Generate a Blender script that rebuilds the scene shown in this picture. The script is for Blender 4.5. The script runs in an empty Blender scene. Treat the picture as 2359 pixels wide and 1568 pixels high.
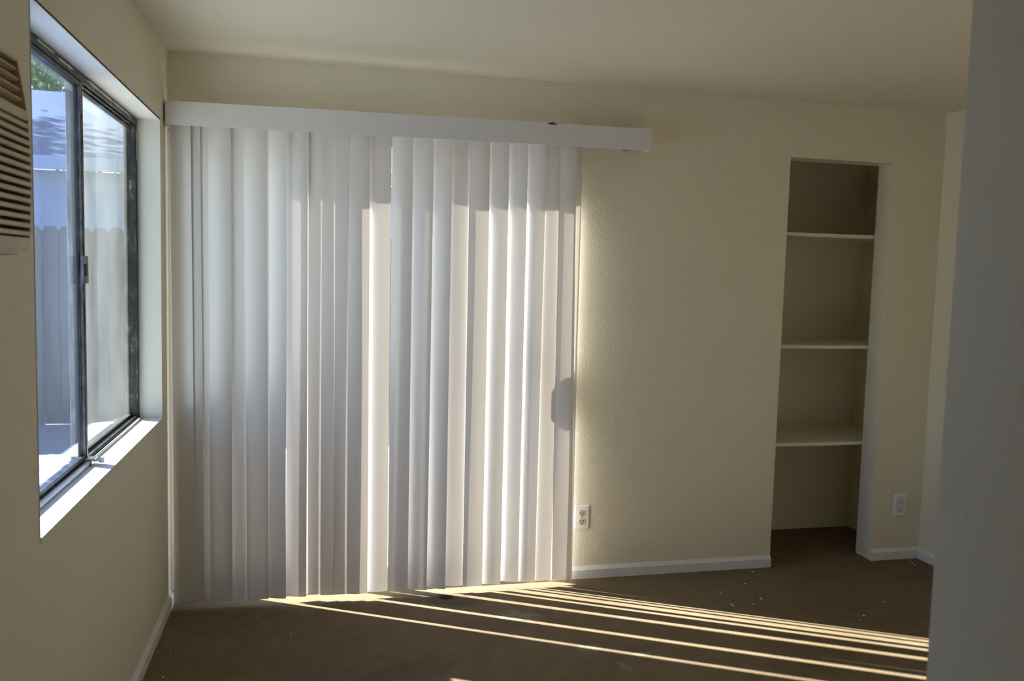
import bpy, bmesh, math, random
from mathutils import Vector, Matrix, Euler

sc = bpy.context.scene
COL = sc.collection
random.seed(7)

# ------------------------------------------------------------------ camera
IMG_W, IMG_H, F_PX = 2359, 1568, 1922.8
CAM = Vector((0.5812, -3.6661, 1.4340))
cam = bpy.data.cameras.new('camera')
cam.sensor_width = 23.5
cam.lens = F_PX / IMG_W * 23.5
cam.clip_start = 0.02
cam.dof.use_dof = True
cam.dof.focus_distance = 3.7
cam.dof.aperture_fstop = 3.5
cam_o = bpy.data.objects.new('camera', cam)
COL.objects.link(cam_o)
cam_o.location = CAM
cam_o.rotation_euler = Euler((1.4893, -0.0263, -0.2314), 'XYZ')
sc.camera = cam_o
CAM_M = cam_o.rotation_euler.to_matrix()

# ------------------------------------------------------------------ light
SUN_AZ, SUN_EL = math.radians(29.0), math.radians(34.2)   # light travels +X, -Y and down
SUN_E, SKY_S = 46.0, 0.47
world = bpy.data.worlds.new('sky'); sc.world = world
world.use_nodes = True
wn = world.node_tree.nodes; wn.clear()
sky = wn.new('ShaderNodeTexSky'); sky.sky_type = 'NISHITA'; sky.sun_disc = False
sky.sun_elevation = SUN_EL
sky.sun_rotation = math.radians(299.0)
sky.air_density = 1.0; sky.dust_density = 0.6; sky.ozone_density = 1.5
bg = wn.new('ShaderNodeBackground'); bg.inputs['Strength'].default_value = SKY_S
wo = wn.new('ShaderNodeOutputWorld')
world.node_tree.links.new(sky.outputs[0], bg.inputs[0])
world.node_tree.links.new(bg.outputs[0], wo.inputs[0])
sun = bpy.data.lights.new('sun', 'SUN'); sun.energy = SUN_E; sun.angle = math.radians(0.53)
sun.color = (1.0, 0.975, 0.93)
sun_o = bpy.data.objects.new('sun', sun); COL.objects.link(sun_o)
sdir = Vector((math.cos(SUN_AZ) * math.cos(SUN_EL), -math.sin(SUN_AZ) * math.cos(SUN_EL), -math.sin(SUN_EL)))
sun_o.rotation_euler = sdir.to_track_quat('-Z', 'Y').to_euler()
sun_o.location = (-6, 4, 6)

vs = sc.view_settings
vs.view_transform = 'Standard'; vs.look = 'None'; vs.gamma = 1.0; vs.exposure = 0.06
vs.use_curve_mapping = False
sc.cycles.max_bounces = 10; sc.cycles.diffuse_bounces = 6; sc.cycles.glossy_bounces = 4
sc.cycles.use_adaptive_sampling = True; sc.cycles.adaptive_threshold = 0.025
sc.cycles.transparent_max_bounces = 10; sc.cycles.transmission_bounces = 5

# ------------------------------------------------------------------ dimensions
H = 2.286            # ceiling
W = 3.672            # right wall
TW = 0.1156          # wall thickness
HALL = -5.3          # rear wall behind the camera
PART = -2.75         # camera side of the partition wall
C0, C1, CT = 2.810, 3.384, 2.0227     # closet opening
D0, D1, DT = 0.075, 1.655, 2.0227     # sliding door opening
WY0, WY1, WZ0, WZ1 = -1.692, -0.176, 0.8235, 1.982   # window opening
FX = -0.083          # room face of the window frame


def hit(px, py, axis, val):
    """point where the ray through a photo pixel meets an axis plane"""
    d = CAM_M @ Vector(((px - IMG_W / 2) / F_PX, -(py - IMG_H / 2) / F_PX, -1.0))
    t = (val - CAM[axis]) / d[axis]
    return CAM + d * t


# ------------------------------------------------------------------ materials
def new_mat(name):
    m = bpy.data.materials.new(name); m.use_nodes = True
    nt = m.node_tree; nt.nodes.clear()
    out = nt.nodes.new('ShaderNodeOutputMaterial')
    return m, nt, out


def coords(nt, scale=(1, 1, 1)):
    tc = nt.nodes.new('ShaderNodeTexCoord')
    mp = nt.nodes.new('ShaderNodeMapping'); mp.inputs['Scale'].default_value = scale
    nt.links.new(tc.outputs['Object'], mp.inputs['Vector'])
    return mp.outputs['Vector']


def noise(nt, vec, scale, detail=2.0, rough=0.5):
    n = nt.nodes.new('ShaderNodeTexNoise')
    n.inputs['Scale'].default_value = scale; n.inputs['Detail'].default_value = detail
    n.inputs['Roughness'].default_value = rough
    nt.links.new(vec, n.inputs['Vector'])
    return n.outputs['Fac']


def ramp(nt, fac, stops):
    r = nt.nodes.new('ShaderNodeValToRGB')
    e = r.color_ramp.elements
    while len(e) < len(stops): e.new(0.5)
    for el, (p, c) in zip(e, stops):
        el.position = p; el.color = (*c, 1) if len(c) == 3 else c
    nt.links.new(fac, r.inputs['Fac'])
    return r.outputs['Color']


def bump(nt, h, strength, dist):
    b = nt.nodes.new('ShaderNodeBump')
    b.inputs['Strength'].default_value = strength; b.inputs['Distance'].default_value = dist
    nt.links.new(h, b.inputs['Height'])
    return b.outputs['Normal']


def principled(nt, out, color=None, rough=0.5, metal=0.0, spec=0.5, normal=None, colsock=None):
    b = nt.nodes.new('ShaderNodeBsdfPrincipled')
    if color: b.inputs['Base Color'].default_value = (*color, 1)
    if colsock is not None: nt.links.new(colsock, b.inputs['Base Color'])
    b.inputs['Roughness'].default_value = rough; b.inputs['Metallic'].default_value = metal
    b.inputs['Specular IOR Level'].default_value = spec
    if normal is not None: nt.links.new(normal, b.inputs['Normal'])
    nt.links.new(b.outputs[0], out.inputs['Surface'])
    return b


def paint_mat(name, c, rough=0.6, tex=0.35, mottled=0.03, spec=0.3, nscale=105.0):
    m, nt, out = new_mat(name)
    v = coords(nt)
    big = noise(nt, v, 1.7, 3)
    d = tuple(x * (1 - mottled) for x in c)
    col = ramp(nt, big, [(0.35, d), (0.65, c)])
    h = noise(nt, v, nscale, 2.5, 0.55)
    hr = ramp(nt, h, [(0.42, (0, 0, 0)), (0.68, (1, 1, 1))])
    principled(nt, out, rough=rough, spec=spec, colsock=col, normal=bump(nt, hr, tex, 0.0022))
    return m


def plain_mat(name, c, rough=0.45, metal=0.0, spec=0.5, var=0.06, nscale=30.0):
    m, nt, out = new_mat(name)
    n = noise(nt, coords(nt), nscale, 3)
    col = ramp(nt, n, [(0.3, tuple(x * (1 - var) for x in c)), (0.7, tuple(min(1, x * (1 + var)) for x in c))])
    principled(nt, out, rough=rough, metal=metal, spec=spec, colsock=col)
    return m


M = {}
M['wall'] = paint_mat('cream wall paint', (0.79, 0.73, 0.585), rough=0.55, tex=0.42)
M['wall_side'] = paint_mat('cream wall paint smooth', (0.765, 0.71, 0.58), rough=0.6, tex=0.16)
M['reveal'] = paint_mat('white reveal paint', (0.68, 0.68, 0.65), rough=0.55, tex=0.2)
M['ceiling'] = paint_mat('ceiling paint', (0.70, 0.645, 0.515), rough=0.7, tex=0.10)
M['closet'] = paint_mat('closet paint', (0.82, 0.755, 0.58), rough=0.6, tex=0.15)
M['trim'] = plain_mat('white trim paint', (0.78, 0.775, 0.75), rough=0.4, var=0.03, nscale=9)
M['shelf'] = plain_mat('white shelf paint', (0.80, 0.77, 0.66), rough=0.45, var=0.03, nscale=7)
M['outlet_white'] = plain_mat('white outlet plastic', (0.80, 0.81, 0.82), rough=0.3, var=0.01)
M['outlet_ivory'] = plain_mat('ivory outlet plastic', (0.66, 0.53, 0.33), rough=0.35, var=0.04)
M['dark'] = plain_mat('dark slot', (0.015, 0.013, 0.012), rough=0.6)
M['steel'] = plain_mat('zinc steel', (0.62, 0.62, 0.62), rough=0.35, metal=0.9)
M['screw_orange'] = plain_mat('rusty orange screw', (0.42, 0.12, 0.03), rough=0.5)
M['track_white'] = plain_mat('white track', (0.66, 0.66, 0.66), rough=0.4, var=0.1, nscale=60)
M['ac'] = plain_mat('yellowed cream plastic', (0.60, 0.52, 0.37), rough=0.45, var=0.07, nscale=14)
M['ac_grille'] = plain_mat('yellowed cream grille plastic', (0.55, 0.45, 0.27), rough=0.5, var=0.06, nscale=20)
M['ac_dark'] = plain_mat('dark cavity', (0.06, 0.045, 0.022), rough=0.8)
M['gasket'] = plain_mat('black gasket', (0.018, 0.018, 0.018), rough=0.5)
M['clip'] = plain_mat('dark green clip', (0.03, 0.038, 0.032), rough=0.4)
M['smear'] = plain_mat('dried cream paint smear', (0.66, 0.60, 0.46), rough=0.6, var=0.15, nscale=60)
M['chip'] = plain_mat('white paint chip', (0.85, 0.84, 0.80), rough=0.6)
M['alu'] = plain_mat('door aluminium', (0.42, 0.41, 0.40), rough=0.4, metal=0.6, var=0.15)


def mat_worn():
    m, nt, out = new_mat('worn bronze aluminium')
    v = coords(nt, (1, 1, 0.25))
    a = noise(nt, v, 55, 6, 0.7)
    b = noise(nt, coords(nt), 9, 4, 0.6)
    mx = nt.nodes.new('ShaderNodeMath'); mx.operation = 'ADD'
    mu = nt.nodes.new('ShaderNodeMath'); mu.operation = 'MULTIPLY'; mu.inputs[1].default_value = 0.6
    nt.links.new(b, mu.inputs[0]); nt.links.new(a, mx.inputs[0]); nt.links.new(mu.outputs[0], mx.inputs[1])
    col = ramp(nt, mx.outputs[0], [(0.74, (0.018, 0.016, 0.015)), (0.92, (0.06, 0.055, 0.05)), (0.99, (0.22, 0.20, 0.17)), (1.0, (0.45, 0.40, 0.30))])
    principled(nt, out, rough=0.45, metal=0.25, spec=0.5, colsock=col)
    return m


M['worn'] = mat_worn()


def mat_grey_worn():
    m, nt, out = new_mat('weathered grey aluminium')
    a = noise(nt, coords(nt, (1, 1, 0.2)), 70, 6, 0.75)
    col = ramp(nt, a, [(0.34, (0.05, 0.046, 0.042)), (0.5, (0.20, 0.185, 0.17)), (0.68, (0.42, 0.40, 0.37))])
    principled(nt, out, rough=0.42, metal=0.35, colsock=col)
    return m


M['grey_worn'] = mat_grey_worn()


def mat_vane():
    m, nt, out = new_mat('white pvc vane')
    d = nt.nodes.new('ShaderNodeBsdfDiffuse'); d.inputs['Color'].default_value = (0.735, 0.715, 0.71, 1)
    t = nt.nodes.new('ShaderNodeBsdfTranslucent'); t.inputs['Color'].default_value = (0.90, 0.77, 0.66, 1)
    mx = nt.nodes.new('ShaderNodeMixShader'); mx.inputs[0].default_value = 0.085
    nt.links.new(d.outputs[0], mx.inputs[1]); nt.links.new(t.outputs[0], mx.inputs[2])
    g = nt.nodes.new('ShaderNodeBsdfGlossy'); g.inputs['Roughness'].default_value = 0.30
    g.inputs['Color'].default_value = (1, 1, 1, 1)
    fr = nt.nodes.new('ShaderNodeFresnel')
    geo = nt.nodes.new('ShaderNodeNewGeometry'); ior = nt.nodes.new('ShaderNodeMapRange')
    ior.inputs['To Min'].default_value = 1.85; ior.inputs['To Max'].default_value = 1 / 1.85
    nt.links.new(geo.outputs['Backfacing'], ior.inputs['Value']); nt.links.new(ior.outputs[0], fr.inputs['IOR'])
    m2 = nt.nodes.new('ShaderNodeMixShader')
    nt.links.new(fr.outputs[0], m2.inputs[0]); nt.links.new(mx.outputs[0], m2.inputs[1]); nt.links.new(g.outputs[0], m2.inputs[2])
    nt.links.new(m2.outputs[0], out.inputs['Surface'])
    return m


M['vane'] = mat_vane()
M['valance'] = plain_mat('white pvc valance', (0.71, 0.69, 0.695), rough=0.45, var=0.02, nscale=3)


def mat_glass(name, tint, dust, dust_scale=5.0, stretch=(1, 1, 1)):
    m, nt, out = new_mat(name)
    tr = nt.nodes.new('ShaderNodeBsdfTransparent'); tr.inputs['Color'].default_value = (*tint, 1)
    gl = nt.nodes.new('ShaderNodeBsdfGlossy'); gl.inputs['Roughness'].default_value = 0.0
    fr = nt.nodes.new('ShaderNodeFresnel')
    geo = nt.nodes.new('ShaderNodeNewGeometry')
    ior = nt.nodes.new('ShaderNodeMapRange')      # the pane is thin: same reflectance from both sides
    ior.inputs['To Min'].default_value = 1.5; ior.inputs['To Max'].default_value = 1 / 1.5
    nt.links.new(geo.outputs['Backfacing'], ior.inputs['Value']); nt.links.new(ior.outputs[0], fr.inputs['IOR'])
    m1 = nt.nodes.new('ShaderNodeMixShader')
    nt.links.new(fr.outputs[0], m1.inputs[0]); nt.links.new(tr.outputs[0], m1.inputs[1]); nt.links.new(gl.outputs[0], m1.inputs[2])
    df = nt.nodes.new('ShaderNodeBsdfDiffuse'); df.inputs['Color'].default_value = (0.75, 0.76, 0.74, 1)
    tl = nt.nodes.new('ShaderNodeBsdfTranslucent'); tl.inputs['Color'].default_value = (0.75, 0.76, 0.74, 1)
    md = nt.nodes.new('ShaderNodeMixShader'); md.inputs[0].default_value = 0.5
    nt.links.new(df.outputs[0], md.inputs[1]); nt.links.new(tl.outputs[0], md.inputs[2])
    n = noise(nt, coords(nt, stretch), dust_scale, 5, 0.65)
    f = nt.nodes.new('ShaderNodeMapRange')
    f.inputs['From Min'].default_value = 0.3; f.inputs['From Max'].default_value = 0.75
    f.inputs['To Min'].default_value = dust * 0.5; f.inputs['To Max'].default_value = dust * 1.6
    nt.links.new(n, f.inputs['Value'])
    m2 = nt.nodes.new('ShaderNodeMixShader')
    nt.links.new(f.outputs[0], m2.inputs[0]); nt.links.new(m1.outputs[0], m2.inputs[1]); nt.links.new(md.outputs[0], m2.inputs[2])
    nt.links.new(m2.outputs[0], out.inputs['Surface'])
    return m


M['glass_sash'] = mat_glass('blue tinted window glass', (0.70, 0.81, 1.0), 0.007, 6, (1, 1, 0.4))
M['glass_fixed'] = mat_glass('dusty window glass', (0.84, 0.89, 0.90), 0.035, 4, (1, 1, 0.5))
M['glass_door'] = mat_glass('door glass', (0.94, 0.96, 0.96), 0.015)


def mat_carpet():
    m, nt, out = new_mat('brown carpet')
    v = coords(nt)
    big = noise(nt, v, 1.3, 4, 0.6)
    mid = noise(nt, v, 14, 4, 0.6)
    fine = noise(nt, v, 280, 3, 0.65)
    c1 = ramp(nt, big, [(0.3, (0.212, 0.155, 0.090)), (0.7, (0.275, 0.208, 0.128))])
    c2 = ramp(nt, fine, [(0.30, (0.45, 0.45, 0.45)), (0.62, (1.12, 1.12, 1.12))])
    c3 = ramp(nt, mid, [(0.3, (0.88, 0.88, 0.88)), (0.7, (1.05, 1.05, 1.05))])

    def mulc(a, b):
        x = nt.nodes.new('ShaderNodeMix'); x.data_type = 'RGBA'; x.blend_type = 'MULTIPLY'
        x.inputs['Factor'].default_value = 1.0
        nt.links.new(a, x.inputs['A']); nt.links.new(b, x.inputs['B'])
        return x.outputs['Result']
    col = mulc(mulc(c1, c2), c3)
    # stains: (x, y, half length, half width, turn, colour, strength, raggedness)
    stains = [(1.155, -0.128, 0.034, 0.030, 0.0, (0.012, 0.011, 0.010), 0.93, 0.25),
              (1.185, -0.165, 0.13, 0.075, -0.3, (0.050, 0.045, 0.040), 0.45, 0.9),
              (1.420, -0.375, 0.105, 0.050, -0.2, (0.33, 0.36, 0.25), 0.42, 2.6),
              (1.86, -0.48, 0.060, 0.030, 0.2, (0.20, 0.20, 0.16), 0.35, 1.6),
              (1.62, -0.72, 0.055, 0.035, 0.1, (0.30, 0.33, 0.25), 0.35, 2.4),
              (1.70, -0.88, 0.020, 0.050, 0.3, (0.34, 0.36, 0.28), 0.38, 2.4),
              (1.80, -0.80, 0.040, 0.018, 0.1, (0.30, 0.33, 0.25), 0.45, 1.6),
              (1.33, -0.98, 0.060, 0.030, 0.4, (0.30, 0.32, 0.25), 0.25, 1.6),
              (0.92, -0.80, 0.22, 0.10, 0.5, (0.11, 0.085, 0.06), 0.30, 1.2)]
    wob = nt.nodes.new('ShaderNodeTexNoise'); wob.inputs['Scale'].default_value = 30; wob.inputs['Detail'].default_value = 5
    nt.links.new(v, wob.inputs['Vector'])
    for (x, y, a, b, rot, c, s, rag) in stains:
        mp = nt.nodes.new('ShaderNodeMapping'); mp.vector_type = 'TEXTURE'
        mp.inputs['Location'].default_value = (x, y, 0); mp.inputs['Rotation'].default_value = (0, 0, rot)
        mp.inputs['Scale'].default_value = (a, b, 1)
        nt.links.new(v, mp.inputs['Vector'])
        ln = nt.nodes.new('ShaderNodeVectorMath'); ln.operation = 'LENGTH'
        nt.links.new(mp.outputs[0], ln.inputs[0])
        ad = nt.nodes.new('ShaderNodeMath'); ad.operation = 'MULTIPLY_ADD'
        nt.links.new(wob.outputs['Fac'], ad.inputs[0]); ad.inputs[1].default_value = rag
        nt.links.new(ln.outputs['Value'], ad.inputs[2])
        mr = nt.nodes.new('ShaderNodeMapRange'); mr.interpolation_type = 'SMOOTHSTEP'
        mr.inputs['From Min'].default_value = 0.75 + rag * 0.42; mr.inputs['From Max'].default_value = 1.15 + rag * 0.5
        mr.inputs['To Min'].default_value = s; mr.inputs['To Max'].default_value = 0.0
        nt.links.new(ad.outputs[0], mr.inputs['Value'])
        mxc = nt.nodes.new('ShaderNodeMix'); mxc.data_type = 'RGBA'
        nt.links.new(mr.outputs[0], mxc.inputs['Factor']); nt.links.new(col, mxc.inputs['A'])
        mxc.inputs['B'].default_value = (*c, 1)
        col = mxc.outputs['Result']
    b = principled(nt, out, rough=0.95, spec=0.1, colsock=col, normal=bump(nt, fine, 0.75, 0.004))
    return m


M['carpet'] = mat_carpet()


def mat_concrete():
    m, nt, out = new_mat('patio concrete')
    v = coords(nt)
    col = ramp(nt, noise(nt, v, 2.5, 6, 0.65), [(0.3, (0.26, 0.255, 0.25)), (0.7, (0.36, 0.355, 0.345))])
    principled(nt, out, rough=0.85, colsock=col, normal=bump(nt, noise(nt, v, 90, 3), 0.3, 0.003))
    return m


M['concrete'] = mat_concrete()


def mat_fence():
    m, nt, out = new_mat('weathered fence wood')
    col = ramp(nt, noise(nt, coords(nt, (14, 14, 0.8)), 3, 5, 0.65), [(0.3, (0.06, 0.062, 0.066)), (0.7, (0.115, 0.118, 0.122))])
    principled(nt, out, rough=0.85, colsock=col)
    return m


M['fence'] = mat_fence()
M['siding'] = plain_mat('pale blue siding', (0.36, 0.42, 0.53), rough=0.7, var=0.08, nscale=2)
M['roofing'] = plain_mat('blue grey metal roofing', (0.10, 0.125, 0.18), rough=0.5, var=0.12, nscale=1.5)
M['stucco'] = paint_mat('outside stucco', (0.60, 0.57, 0.50), rough=0.9, tex=0.8, nscale=40)
M['bark'] = plain_mat('bark', (0.10, 0.075, 0.05), rough=0.9, var=0.3, nscale=12)


def mat_leaf():
    m, nt, out = new_mat('leaves')
    col = ramp(nt, noise(nt, coords(nt), 3, 3), [(0.3, (0.05, 0.11, 0.03)), (0.7, (0.16, 0.24, 0.07))])
    d = nt.nodes.new('ShaderNodeBsdfDiffuse'); t = nt.nodes.new('ShaderNodeBsdfTranslucent')
    nt.links.new(col, d.inputs['Color']); nt.links.new(col, t.inputs['Color'])
    mx = nt.nodes.new('ShaderNodeMixShader'); mx.inputs[0].default_value = 0.4
    nt.links.new(d.outputs[0], mx.inputs[1]); nt.links.new(t.outputs[0], mx.inputs[2])
    nt.links.new(mx.outputs[0], out.inputs['Surface'])
    return m


M['leaf'] = mat_leaf()


# ------------------------------------------------------------------ mesh helpers
def box(bm, x0, x1, y0, y1, z0, z1, mat=None):
    vs_ = [bm.verts.new((x, y, z)) for x in (x0, x1) for y in (y0, y1) for z in (z0, z1)]
    if mat is not None:
        for v in vs_: v.co = mat @ v.co
    idx = ((0, 1, 3, 2), (4, 6, 7, 5), (0, 4, 5, 1), (2, 3, 7, 6), (0, 2, 6, 4), (1, 5, 7, 3))
    return [bm.faces.new([vs_[i] for i in f]) for f in idx]


def prism(bm, prof, fn, a, b):
    """extrude a closed 2-D profile; fn(u, v, t) gives the point at extrusion position t"""
    A = [bm.verts.new(fn(u, v, a)) for u, v in prof]
    B = [bm.verts.new(fn(u, v, b)) for u, v in prof]
    n = len(prof)
    for i in range(n):
        bm.faces.new((A[i], A[(i + 1) % n], B[(i + 1) % n], B[i]))
    bm.faces.new(A[::-1]); bm.faces.new(B)


def tube(bm, p0, p1, r, seg=12, r1=None):
    p0, p1 = Vector(p0), Vector(p1)
    d = (p1 - p0).normalized()
    u = d.orthogonal().normalized(); w = d.cross(u)
    r1 = r if r1 is None else r1
    A = [bm.verts.new(p0 + (u * math.cos(t) + w * math.sin(t)) * r) for t in [2 * math.pi * i / seg for i in range(seg)]]
    B = [bm.verts.new(p1 + (u * math.cos(t) + w * math.sin(t)) * r1) for t in [2 * math.pi * i / seg for i in range(seg)]]
    for i in range(seg):
        bm.faces.new((A[i], A[(i + 1) % seg], B[(i + 1) % seg], B[i]))
    bm.faces.new(A[::-1]); bm.faces.new(B)


def build(name, bm, mat, parent=None, bevel=0.0, seg=2, smooth=False):
    bmesh.ops.recalc_face_normals(bm, faces=bm.faces[:])
    if bevel:
        bmesh.ops.bevel(bm, geom=[e for e in bm.edges if len(e.link_faces) == 2 and e.calc_face_angle(0) > 0.6],
                        offset=bevel, segments=seg, profile=0.6, affect='EDGES', clamp_overlap=True)
    me = bpy.data.meshes.new(name); bm.to_mesh(me); bm.free()
    if smooth:
        for p in me.polygons: p.use_smooth = True
    me.materials.append(M[mat] if isinstance(mat, str) else mat)
    o = bpy.data.objects.new(name, me); COL.objects.link(o)
    if parent is not None:
        o.parent = parent
        o.matrix_parent_inverse = Matrix.Translation(-Vector(parent.location)) if parent.type == 'EMPTY' else Matrix()
    return o


def boxes(name, lst, mat, parent=None, bevel=0.0, seg=2):
    bm = bmesh.new()
    for b in lst: box(bm, *b)
    return build(name, bm, mat, parent, bevel, seg)


def tag(o, label, cat, group=None):
    o['label'] = label; o['category'] = cat
    if group: o['group'] = group
    return o


def struct(o, label, cat):
    o['kind'] = 'structure'; o['label'] = label; o['category'] = cat
    return o


def thing(name, label, cat, loc=(0, 0, 0), group=None):
    o = bpy.data.objects.new(name, None); COL.objects.link(o)
    o.location = loc; o.empty_display_size = 0.1
    return tag(o, label, cat, group)


# ================================================================== the room
struct(boxes('floor', [(-0.13, W + 0.1, HALL - 0.1, TW, -0.10, 0.0), (2.45, 3.74, TW, 0.62, -0.10, 0.0)], 'carpet'),
       'worn brown carpet floor with bleached and dark stains', 'carpet')
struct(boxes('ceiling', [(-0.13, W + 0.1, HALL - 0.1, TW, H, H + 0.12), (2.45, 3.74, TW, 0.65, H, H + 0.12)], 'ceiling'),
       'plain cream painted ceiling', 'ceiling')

# back wall with the sliding door and the closet opening
struct(boxes('wall_back', [(-0.13, D0, 0, TW, 0, H), (D0, D1, 0, TW, DT, H), (D1, C0, 0, TW, 0, H),
                           (C0, C1, 0, TW, CT, H), (C1, W + 0.1, 0, TW, 0, H)], 'wall'),
       'cream orange-peel textured wall behind the blinds with closet opening', 'wall')
# left wall with the window opening
struct(boxes('wall_left', [(-0.13, 0, HALL, WY0, 0, H), (-0.13, 0, WY0, WY1, 0, WZ0), (-0.13, 0, WY0, WY1, WZ1, H),
                           (-0.13, 0, WY1, 0, 0, H)], 'wall_side'),
       'cream side wall with the recessed slider window', 'wall')
struct(boxes('wall_right', [(W, W + 0.1, HALL, 0, 0, H)], 'wall_side'), 'pale wall meeting the closet wall in the far right corner', 'wall')
struct(boxes('wall_partition', [(1.380, 1.49, HALL, PART - 0.11, 0, H), (1.380, W, PART - 0.11, PART, 0, H)], 'wall_side'), 'shaded cream wall end close to the camera at the right edge', 'wall')
struct(boxes('wall_rear', [(-0.13, W + 0.1, HALL - 0.1, HALL, 0, H)], 'wall_side'), 'cream wall behind the camera', 'wall')
struct(boxes('wall_closet', [(2.45, 2.55, TW, 0.56, 0, H), (3.640, 3.74, TW, 0.56, 0, H), (2.45, 3.74, 0.55, 0.65, 0, H)], 'closet'),
       'dim yellowish inner walls of the closet', 'wall')
# white painted lining of the window recess (thin plaster skins standing a hair proud)
struct(boxes('trim_window', [(FX, 0.0, WY1 - 0.003, WY1 + 0.004, WZ0, WZ1), (FX, 0.0, WY0 - 0.004, WY0 + 0.003, WZ0, WZ1),
                             (FX, 0.0, WY0 + 0.003, WY1 - 0.003, WZ1 - 0.003, WZ1 + 0.004), (-0.13, 0.001, WY0 + 0.003, WY1 - 0.003, WZ0 - 0.01, WZ0 + 0.0015)], 'reveal'),
       'white painted recess and sill around the window', 'sill')


def baseboard(name, p0, p1, nrm, label):
    """flat board with a sloped top lip; p0, p1 along the wall foot, nrm points into the room"""
    prof = [(0.0, 0.0), (0.013, 0.0), (0.013, 0.042), (0.0095, 0.046), (0.004, 0.0575), (0.0, 0.0575)]
    p0, p1, nrm = Vector(p0), Vector(p1), Vector(nrm)
    d = p1 - p0
    bm = bmesh.new()
    prism(bm, prof, lambda u, v, t: p0 + d * t + nrm * u + Vector((0, 0, v)), 0, 1)
    return struct(build(name, bm, 'trim'), label, 'baseboard')


baseboard('baseboard_left', (0, 0, 0), (0, HALL, 0), (1, 0, 0), 'cream baseboard running along the foot of the window wall')
baseboard('baseboard_corner', (0.013, 0, 0), (D0, 0, 0), (0, -1, 0), 'short white baseboard stub in the corner left of the blinds')
baseboard('baseboard_back', (D1, 0, 0), (C0, 0, 0), (0, -1, 0), 'white baseboard between the blinds and the closet')
baseboard('baseboard_closet', (C1, 0, 0), (W - 0.013, 0, 0), (0, -1, 0), 'short white baseboard below the outlet right of the closet')
baseboard('baseboard_right', (W, 0, 0), (W, PART, 0), (-1, 0, 0), 'white baseboard along the right wall')
# narrow white corner bead between the window wall and the door jamb
bm = bmesh.new()
prism(bm, [(0, 0), (0.012, 0), (0.010, -0.006), (0.006, -0.010), (0, -0.012)], lambda u, v, t: Vector((u, v, t)), 0.0575, 1.965)
struct(build('trim_corner', bm, 'trim', smooth=False), 'thin white vertical strip in the corner left of the blinds', 'trim')

# closet shelves
for z, lab in ((1.676, 'topmost white painted closet shelf, seen from below'),
               (1.106, 'middle white painted closet shelf at chest height'),
               (0.600, 'lowest white painted closet shelf, its top surface in view')):
    bm = bmesh.new()
    n = 12
    rows = []
    for i in range(n + 1):
        x = 2.55 + (3.640 - 2.55) * i / n
        sag = -0.004 * math.sin(math.pi * i / n)
        rows.append([bm.verts.new((x, y, z - dz + sag)) for y, dz in ((0.125, 0), (0.55, 0), (0.55, 0.018), (0.125, 0.018))])
    for a, b in zip(rows, rows[1:]):
        for k in range(4):
            bm.faces.new((a[k], a[(k + 1) % 4], b[(k + 1) % 4], b[k]))
    bm.faces.new(rows[0]); bm.faces.new(rows[-1][::-1])
    tag(build('closet_shelf', bm, 'shelf', bevel=0.0015, seg=1), lab, 'shelf', 'shelves inside the closet')

# ================================================================== window in the left wall
win = bpy.data.objects.new('window_1', None); COL.objects.link(win)
win.location = (FX, (WY0 + WY1) / 2, WZ0)
struct(win, 'horizontal slider window in a worn dark metal frame', 'window')
FT, FB = WZ1 - 0.003, WZ0 + 0.0015
XO = -0.128
boxes('head_rail', [(XO, FX, WY0, WY1, FT - 0.017, FT), (FX - 0.02, FX - 0.012, WY0, WY1, FT - 0.028, FT - 0.017), (FX - 0.006, FX, WY0, WY1, FT - 0.024, FT - 0.017)], 'worn', win, 0.001, 1)
boxes('sill_track', [(XO, FX, WY0, WY1, FB, FB + 0.012), (FX - 0.008, FX - 0.004, WY0, WY1, FB + 0.012, FB + 0.016)], 'worn', win, 0.001, 1)
boxes('side_jamb', [(XO, FX, WY1 - 0.024, WY1 - 0.003, FB + 0.012, FT - 0.017)], 'worn', win, 0.0015, 1)
boxes('side_jamb', [(XO, FX, WY0 + 0.003, WY0 + 0.024, FB + 0.012, FT - 0.017)], 'worn', win, 0.0015, 1)
YM = -0.945     # meeting line
# far, fixed light: dusty pane in the outer plane
fx0, fx1 = -0.127, -0.108
boxes('fixed_rail', [(fx0, fx1, YM, WY1 - 0.024, FB + 0.012, FB + 0.021)], 'worn', win, 0.001, 1)
boxes('fixed_rail', [(fx0, fx1, YM, WY1 - 0.024, FT - 0.032, FT - 0.017)], 'worn', win, 0.001, 1)
boxes('pane', [(-0.119, -0.115, YM + 0.004, WY1 - 0.024, FB + 0.021, FT - 0.032)], 'glass_fixed', win)
boxes('meeting_stile', [(fx0, fx1, YM - 0.016, YM + 0.014, FB + 0.012, FT - 0.017)], 'grey_worn', win, 0.001, 1)
# near, sliding sash in the inner plane
sx0, sx1 = -0.1065, -0.0845
sash = boxes('sash_frame', [(sx0, sx1, WY0 + 0.024, YM - 0.018, FB + 0.0165, FB + 0.028), (sx0, sx1, WY0 + 0.024, YM - 0.018, FT - 0.040, FT - 0.0265)], 'worn', win, 0.001, 1)
boxes('sash_stile', [(sx0, sx1 - 0.008, YM - 0.030, YM - 0.002, FB + 0.0165, FT - 0.0265), (sx1 - 0.008, sx1, YM - 0.026, YM + 0.004, FB + 0.0165, FT - 0.0265),
                     (sx1 - 0.004, sx1 + 0.003, YM - 0.018, YM - 0.012, FB + 0.0165, FT - 0.0265)], 'grey_worn', win, 0.0008, 1)
boxes('gasket', [(sx0 - 0.001, sx0 + 0.011, YM - 0.037, YM - 0.0302, FB + 0.028, FT - 0.040)], 'gasket', win)
boxes('sash_stile', [(sx0, sx1, WY0 + 0.024, WY0 + 0.056, FB + 0.028, FT - 0.040)], 'worn', win, 0.001, 1)
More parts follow.
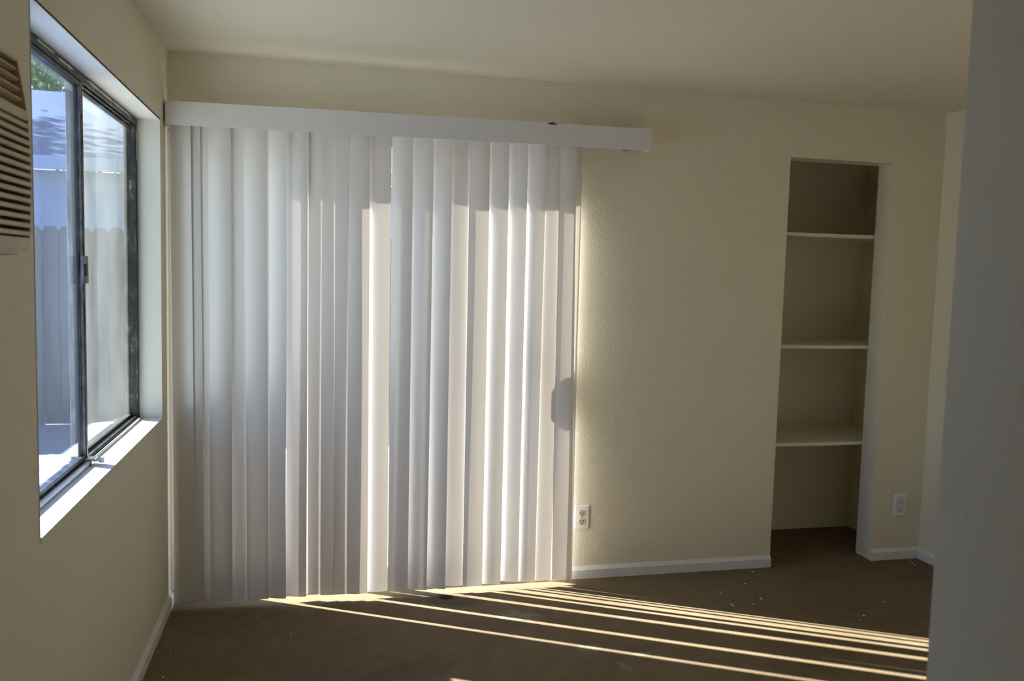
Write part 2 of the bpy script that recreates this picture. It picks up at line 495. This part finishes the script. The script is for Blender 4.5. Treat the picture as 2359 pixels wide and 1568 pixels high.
boxes('pane', [(-0.098, -0.094, WY0 + 0.056, YM - 0.037, FB + 0.028, FT - 0.040)], 'glass_sash', win)
# finger latch on the meeting stile
lt = boxes('latch', [(sx1 - 0.002, sx1 + 0.006, YM - 0.036, YM + 0.016, 1.367, 1.449)], 'grey_worn', win, 0.0015, 2)
boxes('latch_plate', [(sx1 + 0.005, sx1 + 0.009, YM - 0.032, YM - 0.008, 1.389, 1.425)], 'gasket', lt, 0.001, 1)
for z in (1.396, 1.418):
    bm = bmesh.new(); tube(bm, (sx1 + 0.008, YM - 0.020, z), (sx1 + 0.0105, YM - 0.020, z), 0.0035, 10)
    build('screw', bm, 'screw_orange', lt)
# dried paint smears on the frame
for (x0, x1, y0, y1, z0, z1) in ((sx1 - 0.001, sx1 + 0.0012, YM - 0.022, YM - 0.019, 1.86, 1.952), (sx1 - 0.001, sx1 + 0.0012, YM - 0.008, YM - 0.001, 1.80, 1.956),
                                 (FX - 0.001, FX + 0.0012, WY1 - 0.022, WY1 - 0.012, 1.82, 1.935),
                                 (FX - 0.001, FX + 0.0012, -1.36, -1.22, FT - 0.012, FT - 0.004), (FX - 0.001, FX + 0.0012, -1.18, -1.05, FT - 0.016, FT - 0.006),
                                 (FX - 0.001, FX + 0.0012, -0.90, -0.30, FT - 0.014, FT - 0.003)):
    bm = bmesh.new()
    n = 9
    rows = []
    along_y = (y1 - y0) > (z1 - z0)
    for i in range(n + 1):
        t = i / n
        w = 0.35 + 0.65 * abs(math.sin(3 + i * 1.9))
        if i in (0, n): w = 0.15
        if along_y:
            y = y0 + (y1 - y0) * t; c, hw = (z0 + z1) / 2, (z1 - z0) / 2 * w
            rows.append([bm.verts.new((x, y, c + s * hw)) for x, s in ((x0, -1), (x1, -0.8), (x1, 0.8), (x0, 1))])
        else:
            z = z0 + (z1 - z0) * t; c, hw = (y0 + y1) / 2, (y1 - y0) / 2 * w
            rows.append([bm.verts.new((x, c + s * hw, z)) for x, s in ((x0, -1), (x1, -0.8), (x1, 0.8), (x0, 1))])
    for a, b in zip(rows, rows[1:]):
        for k in range(4): bm.faces.new((a[k], a[(k + 1) % 4], b[(k + 1) % 4], b[k]))
    bm.faces.new(rows[0]); bm.faces.new(rows[-1][::-1])
    build('paint_smear', bm, 'smear', win)
# white guide tube lying in front of the sliding sash
bm = bmesh.new(); tube(bm, (FX + 0.009, WY0 + 0.005, FB + 0.0075), (FX + 0.009, YM - 0.02, FB + 0.0075), 0.0072, 12)
build('guide_rail', bm, 'track_white', win, smooth=True)
bm = bmesh.new(); tube(bm, (FX + 0.006, YM + 0.01, FB + 0.004), (FX + 0.006, WY1 - 0.004, FB + 0.004), 0.0045, 10)
build('guide_rail', bm, 'track_white', win, smooth=True)

# clamp-on window stop with a thumb screw
lk = thing('window_clamp', 'small zinc clamp with a thumbscrew on the window track', 'clamp', (FX + 0.012, YM - 0.025, FB))
boxes('clamp_body', [(FX - 0.001, FX + 0.028, YM - 0.045, YM - 0.008, FB + 0.017, FB + 0.021), (FX + 0.0175, FX + 0.0205, YM - 0.045, YM - 0.008, FB, FB + 0.017)], 'steel', lk, 0.0008, 1)
bm = bmesh.new(); tube(bm, (FX + 0.0205, YM - 0.024, FB + 0.010), (FX + 0.036, YM - 0.024, FB + 0.012), 0.0028, 8)
box(bm, FX + 0.034, FX + 0.050, YM - 0.026, YM - 0.022, FB + 0.004, FB + 0.020)
build('thumb_screw', bm, 'steel', lk, 0.0012, 2)

# ================================================================== sliding glass door behind the blinds
door = bpy.data.objects.new('door_1', None); COL.objects.link(door); door.location = ((D0 + D1) / 2, 0.07, 0)
struct(door, 'sliding glass patio door hidden behind the vertical blinds', 'door')
FW = 0.042
boxes('door_frame', [(D0, D0 + FW, 0.015, 0.115, 0.0, DT), (D1 - FW, D1, 0.015, 0.115, 0.0, DT), (D0 + FW, D1 - FW, 0.015, 0.115, DT - 0.046, DT), (D0 + FW, D1 - FW, 0.015, 0.115, 0.0, 0.028)], 'alu', door, 0.001, 1)
zt, zb = DT - 0.047, 0.029
# fixed left panel (outer track)
boxes('fixed_panel', [(D0 + FW, D0 + FW + 0.02, 0.078, 0.102, zb, zt), (0.742, 0.800, 0.078, 0.102, zb, zt), (D0 + FW + 0.02, 0.742, 0.078, 0.102, zb, zb + 0.06), (D0 + FW + 0.02, 0.742, 0.078, 0.102, zt - 0.012, zt)], 'alu', door, 0.001, 1)
boxes('pane', [(D0 + FW + 0.02, 0.742, 0.087, 0.092, zb + 0.06, zt - 0.012)], 'glass_door', door)
# sliding right panel (inner track)
sp = boxes('sliding_panel', [(0.698, 0.756, 0.040, 0.064, zb, zt), (D1 - FW - 0.024, D1 - FW, 0.040, 0.064, zb, zt), (0.756, D1 - FW - 0.024, 0.040, 0.064, zb, zb + 0.06), (0.756, D1 - FW - 0.024, 0.040, 0.064, zt - 0.012, zt)], 'alu', door, 0.001, 1)
boxes('pane', [(0.756, D1 - FW - 0.024, 0.049, 0.054, zb + 0.06, zt - 0.012)], 'glass_door', door)
bm = bmesh.new()
prof = [(0.045, 0.02), (0.045, 0.17), (0.0, 0.20), (-0.060, 0.190), (-0.078, 0.160), (-0.090, 0.12), (-0.105, 0.11), (-0.105, -0.02), (-0.090, -0.03), (0.0, 0.0)]
prism(bm, prof, lambda u, v, t: Vector((1.560 + u, t, 0.925 + v)), 0.020, 0.040)
build('door_handle', bm, 'gasket', door, 0.003, 2)

# ================================================================== vertical blind
blind = thing('vertical_blind', 'white vertical blinds with long hanging vanes under a box valance', 'blinds', (0.95, -0.08, 0.02))
VB = (hit(380, 286, 1, -0.118), hit(1502, 347, 1, -0.118)); VT = (hit(380, 231, 1, -0.118), hit(1502, 297, 1, -0.118))
vx0, vx1 = 0.008, VT[1].x
zb0, zb1, zt0, zt1 = VB[0].z, VB[1].z, VT[0].z, VT[1].z
bm = bmesh.new()
n = 16
rows = []
sec = [(-0.118, 'b'), (-0.118, 't'), (-0.108, 't'), (-0.108, 't2'), (-0.1145, 't2'), (-0.1145, 'b2'), (-0.110, 'b2'), (-0.110, 'b')]
for i in range(n + 1):
    t = i / n
    x = vx0 + (vx1 - vx0) * t
    zb_, zt_ = zb0 + (zb1 - zb0) * t, zt0 + (zt1 - zt0) * t
    bow = -0.006 * math.sin(math.pi * t)
    zz = {'b': zb_, 't': zt_, 't2': zt_ - 0.003, 'b2': zb_ + 0.003}
    rows.append([bm.verts.new((x, y + bow, zz[k])) for y, k in sec])
for a, b in zip(rows, rows[1:]):
    for k in range(len(sec)): bm.faces.new((a[k], a[(k + 1) % len(sec)], b[(k + 1) % len(sec)], b[k]))
bm.faces.new(rows[0]); bm.faces.new(rows[-1][::-1])
val = build('valance', bm, 'valance', blind)
for x, sgn, y1, zb_, zt_ in ((vx0, 1, -0.045, zb0, zt0), (vx1, -1, -0.045, zb1, zt1)):
    xa, xb = sorted((x, x + sgn * 0.003))
    xc, xd = sorted((x, x + sgn * 0.012))
    boxes('end_return', [(xa, xb, -0.1175, y1, zb_, zt_), (xc, xd, -0.109, y1, zb_ - 0.0005, zb_ + 0.0025)], 'valance', val)
# dark clip gripping the top of the valance
cp = hit(1271, 287, 1, -0.113)
bm = bmesh.new()
box(bm, cp.x - 0.019, cp.x + 0.019, -0.124, -0.098, cp.z - 0.001, cp.z + 0.005)
box(bm, cp.x - 0.002, cp.x + 0.005, -0.122, -0.100, cp.z + 0.005, cp.z + 0.011)
box(bm, cp.x + 0.012, cp.x + 0.022, -0.120, -0.105, cp.z + 0.001, cp.z + 0.005)
build('valance_clip', bm, 'clip', val, 0.001, 1)
boxes('headrail', [(0.02, vx1 - 0.02, -0.088, -0.058, 2.012, 2.045)], 'valance', blind, 0.002, 1)
for x in (0.15, 0.80, 1.45, 1.95):
    boxes('wall_bracket', [(x, x + 0.03, -0.090, 0.0, 2.0455, 2.049), (x, x + 0.03, -0.004, 0.0, 2.0, 2.0455)], 'steel', blind)

CH = 0.0885
nx, ny = math.sin(SUN_AZ), math.cos(SUN_AZ)
def sval(p): return p[0] * nx + p[1] * ny
# (right edge X, right edge Y at the bottom, turn in degrees or ('g', sun gap), photo x of right edge at the top)
V = [
    (0.106, -0.089, -20, 438.7), (0.141, -0.077, -11, 462.0), (0.190, -0.067, -6, None), (0.256, -0.082, -5, 530.3),
    (0.325, -0.066, -2, None), (0.400, -0.080, -4, 615.4), (0.473, -0.098, -19, 660.0), (0.556, -0.086, -16, 708.5),
    (0.573, -0.055, 3, 718.0), (0.651, -0.072, -2, None), (0.704, -0.079, -2, None), (0.757, -0.086, -2, None), (0.812, -0.095, -4, 854.0),
    (0.9025, -0.074, -2, 902.5), (0.990, -0.098, -15, 951.5), (1.071, -0.098, -20, 1000.0), (1.154, -0.097, -25, 1044.0),
    (1.240, -0.072, ('g', 0.028), 1085.0), (1.326, -0.083, ('g', -0.006), 1129.0), (1.408, -0.082, ('g', 0.018), 1175.0), (1.493, -0.076, ('g', 0.034), 1218.0),
    (1.571, -0.083, ('g', 0.022), 1260.0), (1.650, -0.070, ('g', 0.007), 1295.0), (1.741, -0.084, -10, 1329.5), (1.758, -0.052, 4, 1343.0)]
tops = [v[3] for v in V]
prevR = None
ZB, ZT = 0.026, 2.006
shear_last = 0.0
# interpolate the tops of the vanes whose right edge is hidden
shears = []
for (rx, ry, turn, tp) in V:
    if tp is None: shears.append(None); continue
    py = 288 + (tp - 440) * 0.049
    top = hit(tp, py, 1, ry)
    shears.append((top.x - rx) * (ZT - ZB) / (top.z - ZB))
for i, s in enumerate(shears):
    if s is None:
        a = next(shears[j] for j in range(i - 1, -1, -1) if shears[j] is not None)
        b = next(shears[j] for j in range(i + 1, len(shears)) if shears[j] is not None)
        shears[i] = (a + b) / 2
for i, (rx, ry, turn, tp) in enumerate(V):
    R = Vector((rx, ry, 0))
    if isinstance(turn, tuple):
        q = (sval(R) - sval(prevR) - turn[1]) / CH
        psi = math.asin(max(-1, min(1, q))) - SUN_AZ
    else:
        psi = math.radians(turn)
    u = Vector((math.cos(psi), math.sin(psi), 0)); nn = Vector((u.y, -u.x, 0))     # nn: towards the room
    L = R - u * CH
    bm = bmesh.new()
    K, J = 10, 14
    grid = []
    zb_ = ZB + 0.002 * math.sin(i * 2.3)
    for j in range(J + 1):
        t = j / J
        z = zb_ + (ZT - zb_) * t
        off = Vector((shears[i] * t + 0.0015 * math.sin(i * 1.7 + t * 3.1), 0.001 * math.sin(i * 2.9 + t * 4), z))
        tw = math.radians(1.2) * math.sin(i * 1.3) * (t - 0.1)
        row = []
        for k in range(K + 1):
            a = k / K
            sag = 0.0058 * (1 - (2 * a - 1) ** 2)
            if i in (8, 9, 10, 11, 2, 4): sag *= 0.7
            p = L + u * (CH * a) + nn * sag
            c = (L + R) / 2
            d = p - c
            d = Vector((d.x * math.cos(tw) - d.y * math.sin(tw), d.x * math.sin(tw) + d.y * math.cos(tw), 0))
            row.append(bm.verts.new(c + d + off))
        grid.append(row)
    for a, b in zip(grid, grid[1:]):
        for k in range(K): bm.faces.new((a[k], a[k + 1], b[k + 1], b[k]))
    build('vane', bm, 'vane', blind, smooth=True)
    prevR = R

# ================================================================== outlets
def outlet(a, b, label, kind):
    """a, b: top left and bottom right corner on the back wall"""
    x0, x1, z1, z0 = a.x, b.x, a.z, b.z
    cx, cz = (x0 + x1) / 2, (z0 + z1) / 2
    t = thing('wall_outlet', label, 'outlet', (cx, 0, z0), 'duplex outlets on the back wall')
    bm = bmesh.new()
    for (ex, ez, y) in (): pass
    e = 0.0055
    back = [(x0, z0), (x1, z0), (x1, z1), (x0, z1)]
    front = [(x0 + e, z0 + e), (x1 - e, z0 + e), (x1 - e, z1 - e), (x0 + e, z1 - e)]
    A = [bm.verts.new((x, 0, z)) for x, z in back]; B = [bm.verts.new((x, -0.0025, z)) for x, z in back]; C = [bm.verts.new((x, -0.0068, z)) for x, z in front]
    for P, Q in ((A, B), (B, C)):
        for k in range(4): bm.faces.new((P[k], P[(k + 1) % 4], Q[(k + 1) % 4], Q[k]))
    bm.faces.new(A[::-1]); bm.faces.new(C)
    build('cover_plate', bm, 'outlet_white', t)
    yf = -0.0068

    def slots(par, z):
        for dx, hz in ((-0.0070, 0.0048), (0.0070, 0.0040)):
            boxes('slot', [(cx + dx - 0.0014, cx + dx + 0.0014, yf - 0.0030, yf - 0.0014, z + 0.0035 - hz, z + 0.0035 + hz)], 'dark', par)
        bm = bmesh.new(); tube(bm, (cx, yf - 0.0030, z - 0.0085), (cx, yf - 0.0014, z - 0.0085), 0.0029, 10)
        build('slot', bm, 'dark', par)
    if kind == 'round':
        for dz in (0.0205, -0.0205):
            bm = bmesh.new()
            pr_ = []
            for k in range(28):
                th = 2 * math.pi * k / 28
                pr_.append((max(-0.0172, min(0.0172, 0.0185 * math.cos(th))), max(-0.0138, min(0.0138, 0.0172 * math.sin(th)))))
            prism(bm, pr_, lambda uu, vv, tt: Vector((cx + uu, tt, cz + dz + vv)), yf - 0.0022, yf + 0.001)
            r = build('receptacle', bm, 'outlet_ivory', t, 0.0006, 1)
            slots(r, cz + dz)
        scr = (0.0,)
    else:
        r = boxes('receptacle', [(cx - 0.0165, cx + 0.0165, yf - 0.0022, yf + 0.001, cz - 0.0335, cz + 0.0335)], 'outlet_white', t, 0.0008, 1)
        for dz in (0.0190, -0.0190): slots(r, cz + dz)
        boxes('seam', [(cx - 0.0178, cx + 0.0178, yf - 0.0004, yf + 0.0005, cz + 0.0338, cz + 0.0348), (cx - 0.0178, cx + 0.0178, yf - 0.0004, yf + 0.0005, cz - 0.0348, cz - 0.0338),
                       (cx + 0.0168, cx + 0.0178, yf - 0.0004, yf + 0.0005, cz - 0.0338, cz + 0.0338), (cx - 0.0178, cx - 0.0168, yf - 0.0004, yf + 0.0005, cz - 0.0338, cz + 0.0338)], 'ac_dark', t)
        scr = (0.0465, -0.0465)
    for dz in scr:
        bm = bmesh.new(); tube(bm, (cx, yf - 0.0012, cz + dz), (cx, yf + 0.001, cz + dz), 0.0028, 12)
        build('screw', bm, 'steel', t)
    return t


outlet(hit(1323.0, 1163.0, 1, 0), hit(1356.3, 1217.5, 1, 0), 'white plated outlet with ivory sockets beside the blinds', 'round')
outlet(hit(2060.0, 1137.5, 1, 0), hit(2086.5, 1188.0, 1, 0), 'all-white rectangular outlet right of the closet', 'square')

# ================================================================== through-wall air conditioner
AY1, AY0 = -1.915, -2.42
ac = thing('air_conditioner', 'cream through-wall air conditioner with slatted grille beside the window', 'air conditioner', (0, (AY0 + AY1) / 2, 1.44))
ZL0, ZL1, ZU = 1.476, 1.702, 1.803
boxes('back_plate', [(0.0, 0.012, AY0 + 0.01, AY1 - 0.012, 1.445, ZU - 0.004)], 'ac_dark', ac)
def xprof(z):
    if z >= ZL1: return 0.060 - (z - ZL1) / (ZU - ZL1) * 0.016
    return 0.060 + 0.004 * math.sin(math.pi * (ZL1 - z) / (ZL1 - ZL0))
# side shells
for ya, yb in ((AY1 - 0.005, AY1), (AY0, AY0 + 0.005)):
    bm = bmesh.new()
    pr_ = [(0, 1.455), (0.02, 1.442), (0.048, 1.442), (0.058, 1.452)] + [(xprof(z), z) for z in [ZL0 + (ZL1 - ZL0) * k / 8 for k in range(9)]] + [(xprof(ZU), ZU), (0, ZU)]
    prism(bm, pr_, lambda u, v, t: Vector((u, t, v)), ya, yb)
    build('side_panel', bm, 'ac', ac, 0.001, 1)
boxes('top_panel', [(0, xprof(ZU), AY0 + 0.005, AY1 - 0.005, ZU - 0.006, ZU)], 'ac', ac, 0.001, 1)
bm = bmesh.new()
prism(bm, [(0.0, 1.442), (0.046, 1.442), (0.055, 1.446), (0.0605, 1.455), (0.0615, 1.474), (0.02, 1.474), (0.0, 1.470)], lambda u, v, t: Vector((u, t, v)), AY0 + 0.005, AY1 - 0.005)
build('bottom_tray', bm, 'ac', ac)
boxes('badge_strip', [(0.030, 0.050, AY1 - 0.10, AY1 - 0.03, 1.4405, 1.442)], 'outlet_white', ac)
NS = 14
for k in range(NS):
    z = ZL0 + 0.006 + (ZL1 - 0.022 - ZL0 - 0.006) * k / (NS - 1)
    x = xprof(z)
    bm = bmesh.new()
    prism(bm, [(x - 0.020, z - 0.0018), (x - 0.001, z - 0.0040), (x, z - 0.003), (x, z + 0.0035), (x - 0.002, z + 0.0045), (x - 0.020, z + 0.003)],
          lambda u, v, t: Vector((u, t, v)), AY0 + 0.005, AY1 - 0.005)
    build('louver', bm, 'ac', ac)
bm = bmesh.new()
prism(bm, [(0.03, ZL1 - 0.012), (xprof(ZL1), ZL1 - 0.012), (xprof(ZL1), ZL1 + 0.006), (0.03, ZL1 + 0.006)], lambda u, v, t: Vector((u, t, v)), AY0 + 0.005, AY1 - 0.005)
build('middle_bar', bm, 'ac', ac, 0.0015, 1)
for y in (-2.03, -2.13, -2.23, -2.33):
    boxes('divider', [(0.012, 0.046, y - 0.0012, y + 0.0012, ZL0, ZL1 - 0.012)], 'ac_grille', ac)
for k in range(4):
    z = ZL1 + 0.026 + k * 0.0185
    x = xprof(z) - 0.004
    bm = bmesh.new()
    prism(bm, [(x - 0.022, z - 0.010), (x, z - 0.0015), (x, z + 0.0015), (x - 0.022, z - 0.007)], lambda u, v, t: Vector((u, t, v)), AY0 + 0.005, AY1 - 0.005)
    build('outlet_vane', bm, 'ac_grille', ac)
for y in (-1.955, -1.995, -2.035, -2.075, -2.115, -2.2, -2.3):
    boxes('divider', [(0.012, 0.030, y - 0.001, y + 0.001, ZL1 + 0.006, ZU - 0.006)], 'ac_grille', ac)

# ================================================================== paint chips on the carpet
chips = [(375, 1559, 5), (393, 1501, 3), (592, 1422, 3), (363, 1500, 3), (1672, 1313.5, 2.5), (1735, 1315.5, 3), (1717, 1343, 3), (1685, 1391, 4), (1689, 1394, 3), (1752, 1377, 4), (1755, 1380, 3),
         (1660, 1366, 3), (1732, 1340, 2), (1977, 1284, 2), (2097, 1289.5, 3), (2102, 1295, 2.5), (2108, 1300.5, 2.5), (1990, 1417, 4), (1982, 1427, 2.5), (2038, 1385, 3), (1736, 1390, 3), (565, 1451, 2.5), (670, 1459, 2.5)]
for k, (px, py, s) in enumerate(chips):
    p = hit(px, py, 2, 0.002)
    r = s * (p - CAM).length / F_PX * 0.55
    bm = bmesh.new()
    m = 6
    ring = [(r * (0.6 + 0.5 * random.random()) * math.cos(2 * math.pi * j / m), r * 1.6 * (0.6 + 0.5 * random.random()) * math.sin(2 * math.pi * j / m)) for j in range(m)]
    prism(bm, ring, lambda u, v, t: Vector((p.x + u, p.y + v, t + 0.15 * u)), 0.0005, 0.0022)
    tag(build('paint_chip', bm, 'chip'), 'tiny white paint chip lying on the brown carpet', 'paint chip', 'paint chips scattered on the carpet')

# ================================================================== outdoors
struct(boxes('ground', [(-22, 14, -9, 22, -0.25, -0.105)], 'concrete'), 'pale concrete yard outside the window', 'ground')
FY = 4.85
fence = thing('board_fence', 'grey weathered dog-ear board fence across the yard', 'fence', (-3, FY, -0.105))
boxes('rail', [(-9, 6, FY + 0.022, FY + 0.06, 0.25, 0.34)], 'fence', fence)
boxes('rail', [(-9, 6, FY + 0.022, FY + 0.06, 1.25, 1.34)], 'fence', fence)
pw = 0.14
bm = bmesh.new()
prism(bm, [(0, -0.10), (pw - 0.006, -0.10), (pw - 0.006, 1.70), (pw - 0.036, 1.745), (0.030, 1.745), (0, 1.70)], lambda u, v, t: Vector((u, t, v)), 0, 0.02)
bmesh.ops.recalc_face_normals(bm, faces=bm.faces[:])
pk_me = bpy.data.meshes.new('picket'); bm.to_mesh(pk_me); bm.free(); pk_me.materials.append(M['fence'])
x = -9.0
while x < 6.0:
    o = bpy.data.objects.new('picket', pk_me); COL.objects.link(o)
    o.parent = fence; o.matrix_parent_inverse = Matrix.Translation(-Vector(fence.location))
    o.location = (x, FY + random.uniform(-0.002, 0.0015), random.uniform(-0.005, 0.01))
    x += pw
HY = 7.6
house = thing('neighbour_house', 'pale blue house with a low roof behind the fence', 'house', (-2, HY, -0.105))
boxes('wall', [(-6.0, 2.5, HY, HY + 4, -0.10, 2.52)], 'siding', house)
boxes('fascia', [(-6.2, 2.7, HY - 0.33, HY - 0.30, 2.50, 2.66)], 'siding', house)
bm = bmesh.new()
prism(bm, [(HY - 0.30, 2.66), (HY + 4.4, 4.25), (HY + 4.4, 4.15), (HY - 0.30, 2.54)], lambda u, v, t: Vector((t, u, v)), -6.2, 2.7)
build('roof', bm, 'roofing', house)

def tree(loc, h, r, label, seed, n=2600):
    rnd = random.Random(seed)
    t = thing('leafy_tree', label, 'tree', loc, 'trees behind the neighbouring house')
    bm = bmesh.new(); L = Vector(loc)
    tube(bm, L, L + Vector((0.1, 0.1, h * 0.55)), 0.16, 10, 0.10)
    build('trunk', bm, 'bark', t)
    bm = bmesh.new()
    tops = []
    for k in range(7):
        a = k * 0.9
        e = L + Vector((math.cos(a) * r * 0.6, math.sin(a) * r * 0.6, h * (0.72 + 0.05 * (k % 4))))
        tube(bm, L + Vector((0.1, 0.1, h * (0.4 + 0.02 * k))), e, 0.06, 7, 0.02); tops.append(e)
    build('branches', bm, 'bark', t)
    bm = bmesh.new()
    for k in range(n):
        c = rnd.choice(tops) + Vector((rnd.gauss(0, r * 0.32), rnd.gauss(0, r * 0.32), rnd.gauss(0, h * 0.11)))
        s = rnd.uniform(0.07, 0.15)
        q = Euler((rnd.uniform(0, 6), rnd.uniform(0, 6), rnd.uniform(0, 6))).to_matrix()
        bm.faces.new([bm.verts.new(c + q @ Vector(v)) for v in ((-s, 0, 0), (0, -s * 0.45, 0), (s, 0, s * 0.2), (0, s * 0.45, 0))])
    f = build('foliage', bm, 'leaf', t); f['kind'] = 'stuff'
    return t


tree((-4.2, 15.4, -0.105), 6.9, 2.0, 'tallest leafy tree rising behind the roof, seen top left through the window', 3, 5200)
tree((-9.2, 11.0, -0.105), 8.6, 1.6, 'leafy tree standing left of the neighbouring house and shading its roof', 5, 3200)
tree((1.6, 15.6, -0.105), 6.4, 1.5, 'leafy tree behind the right end of the neighbouring house', 9)
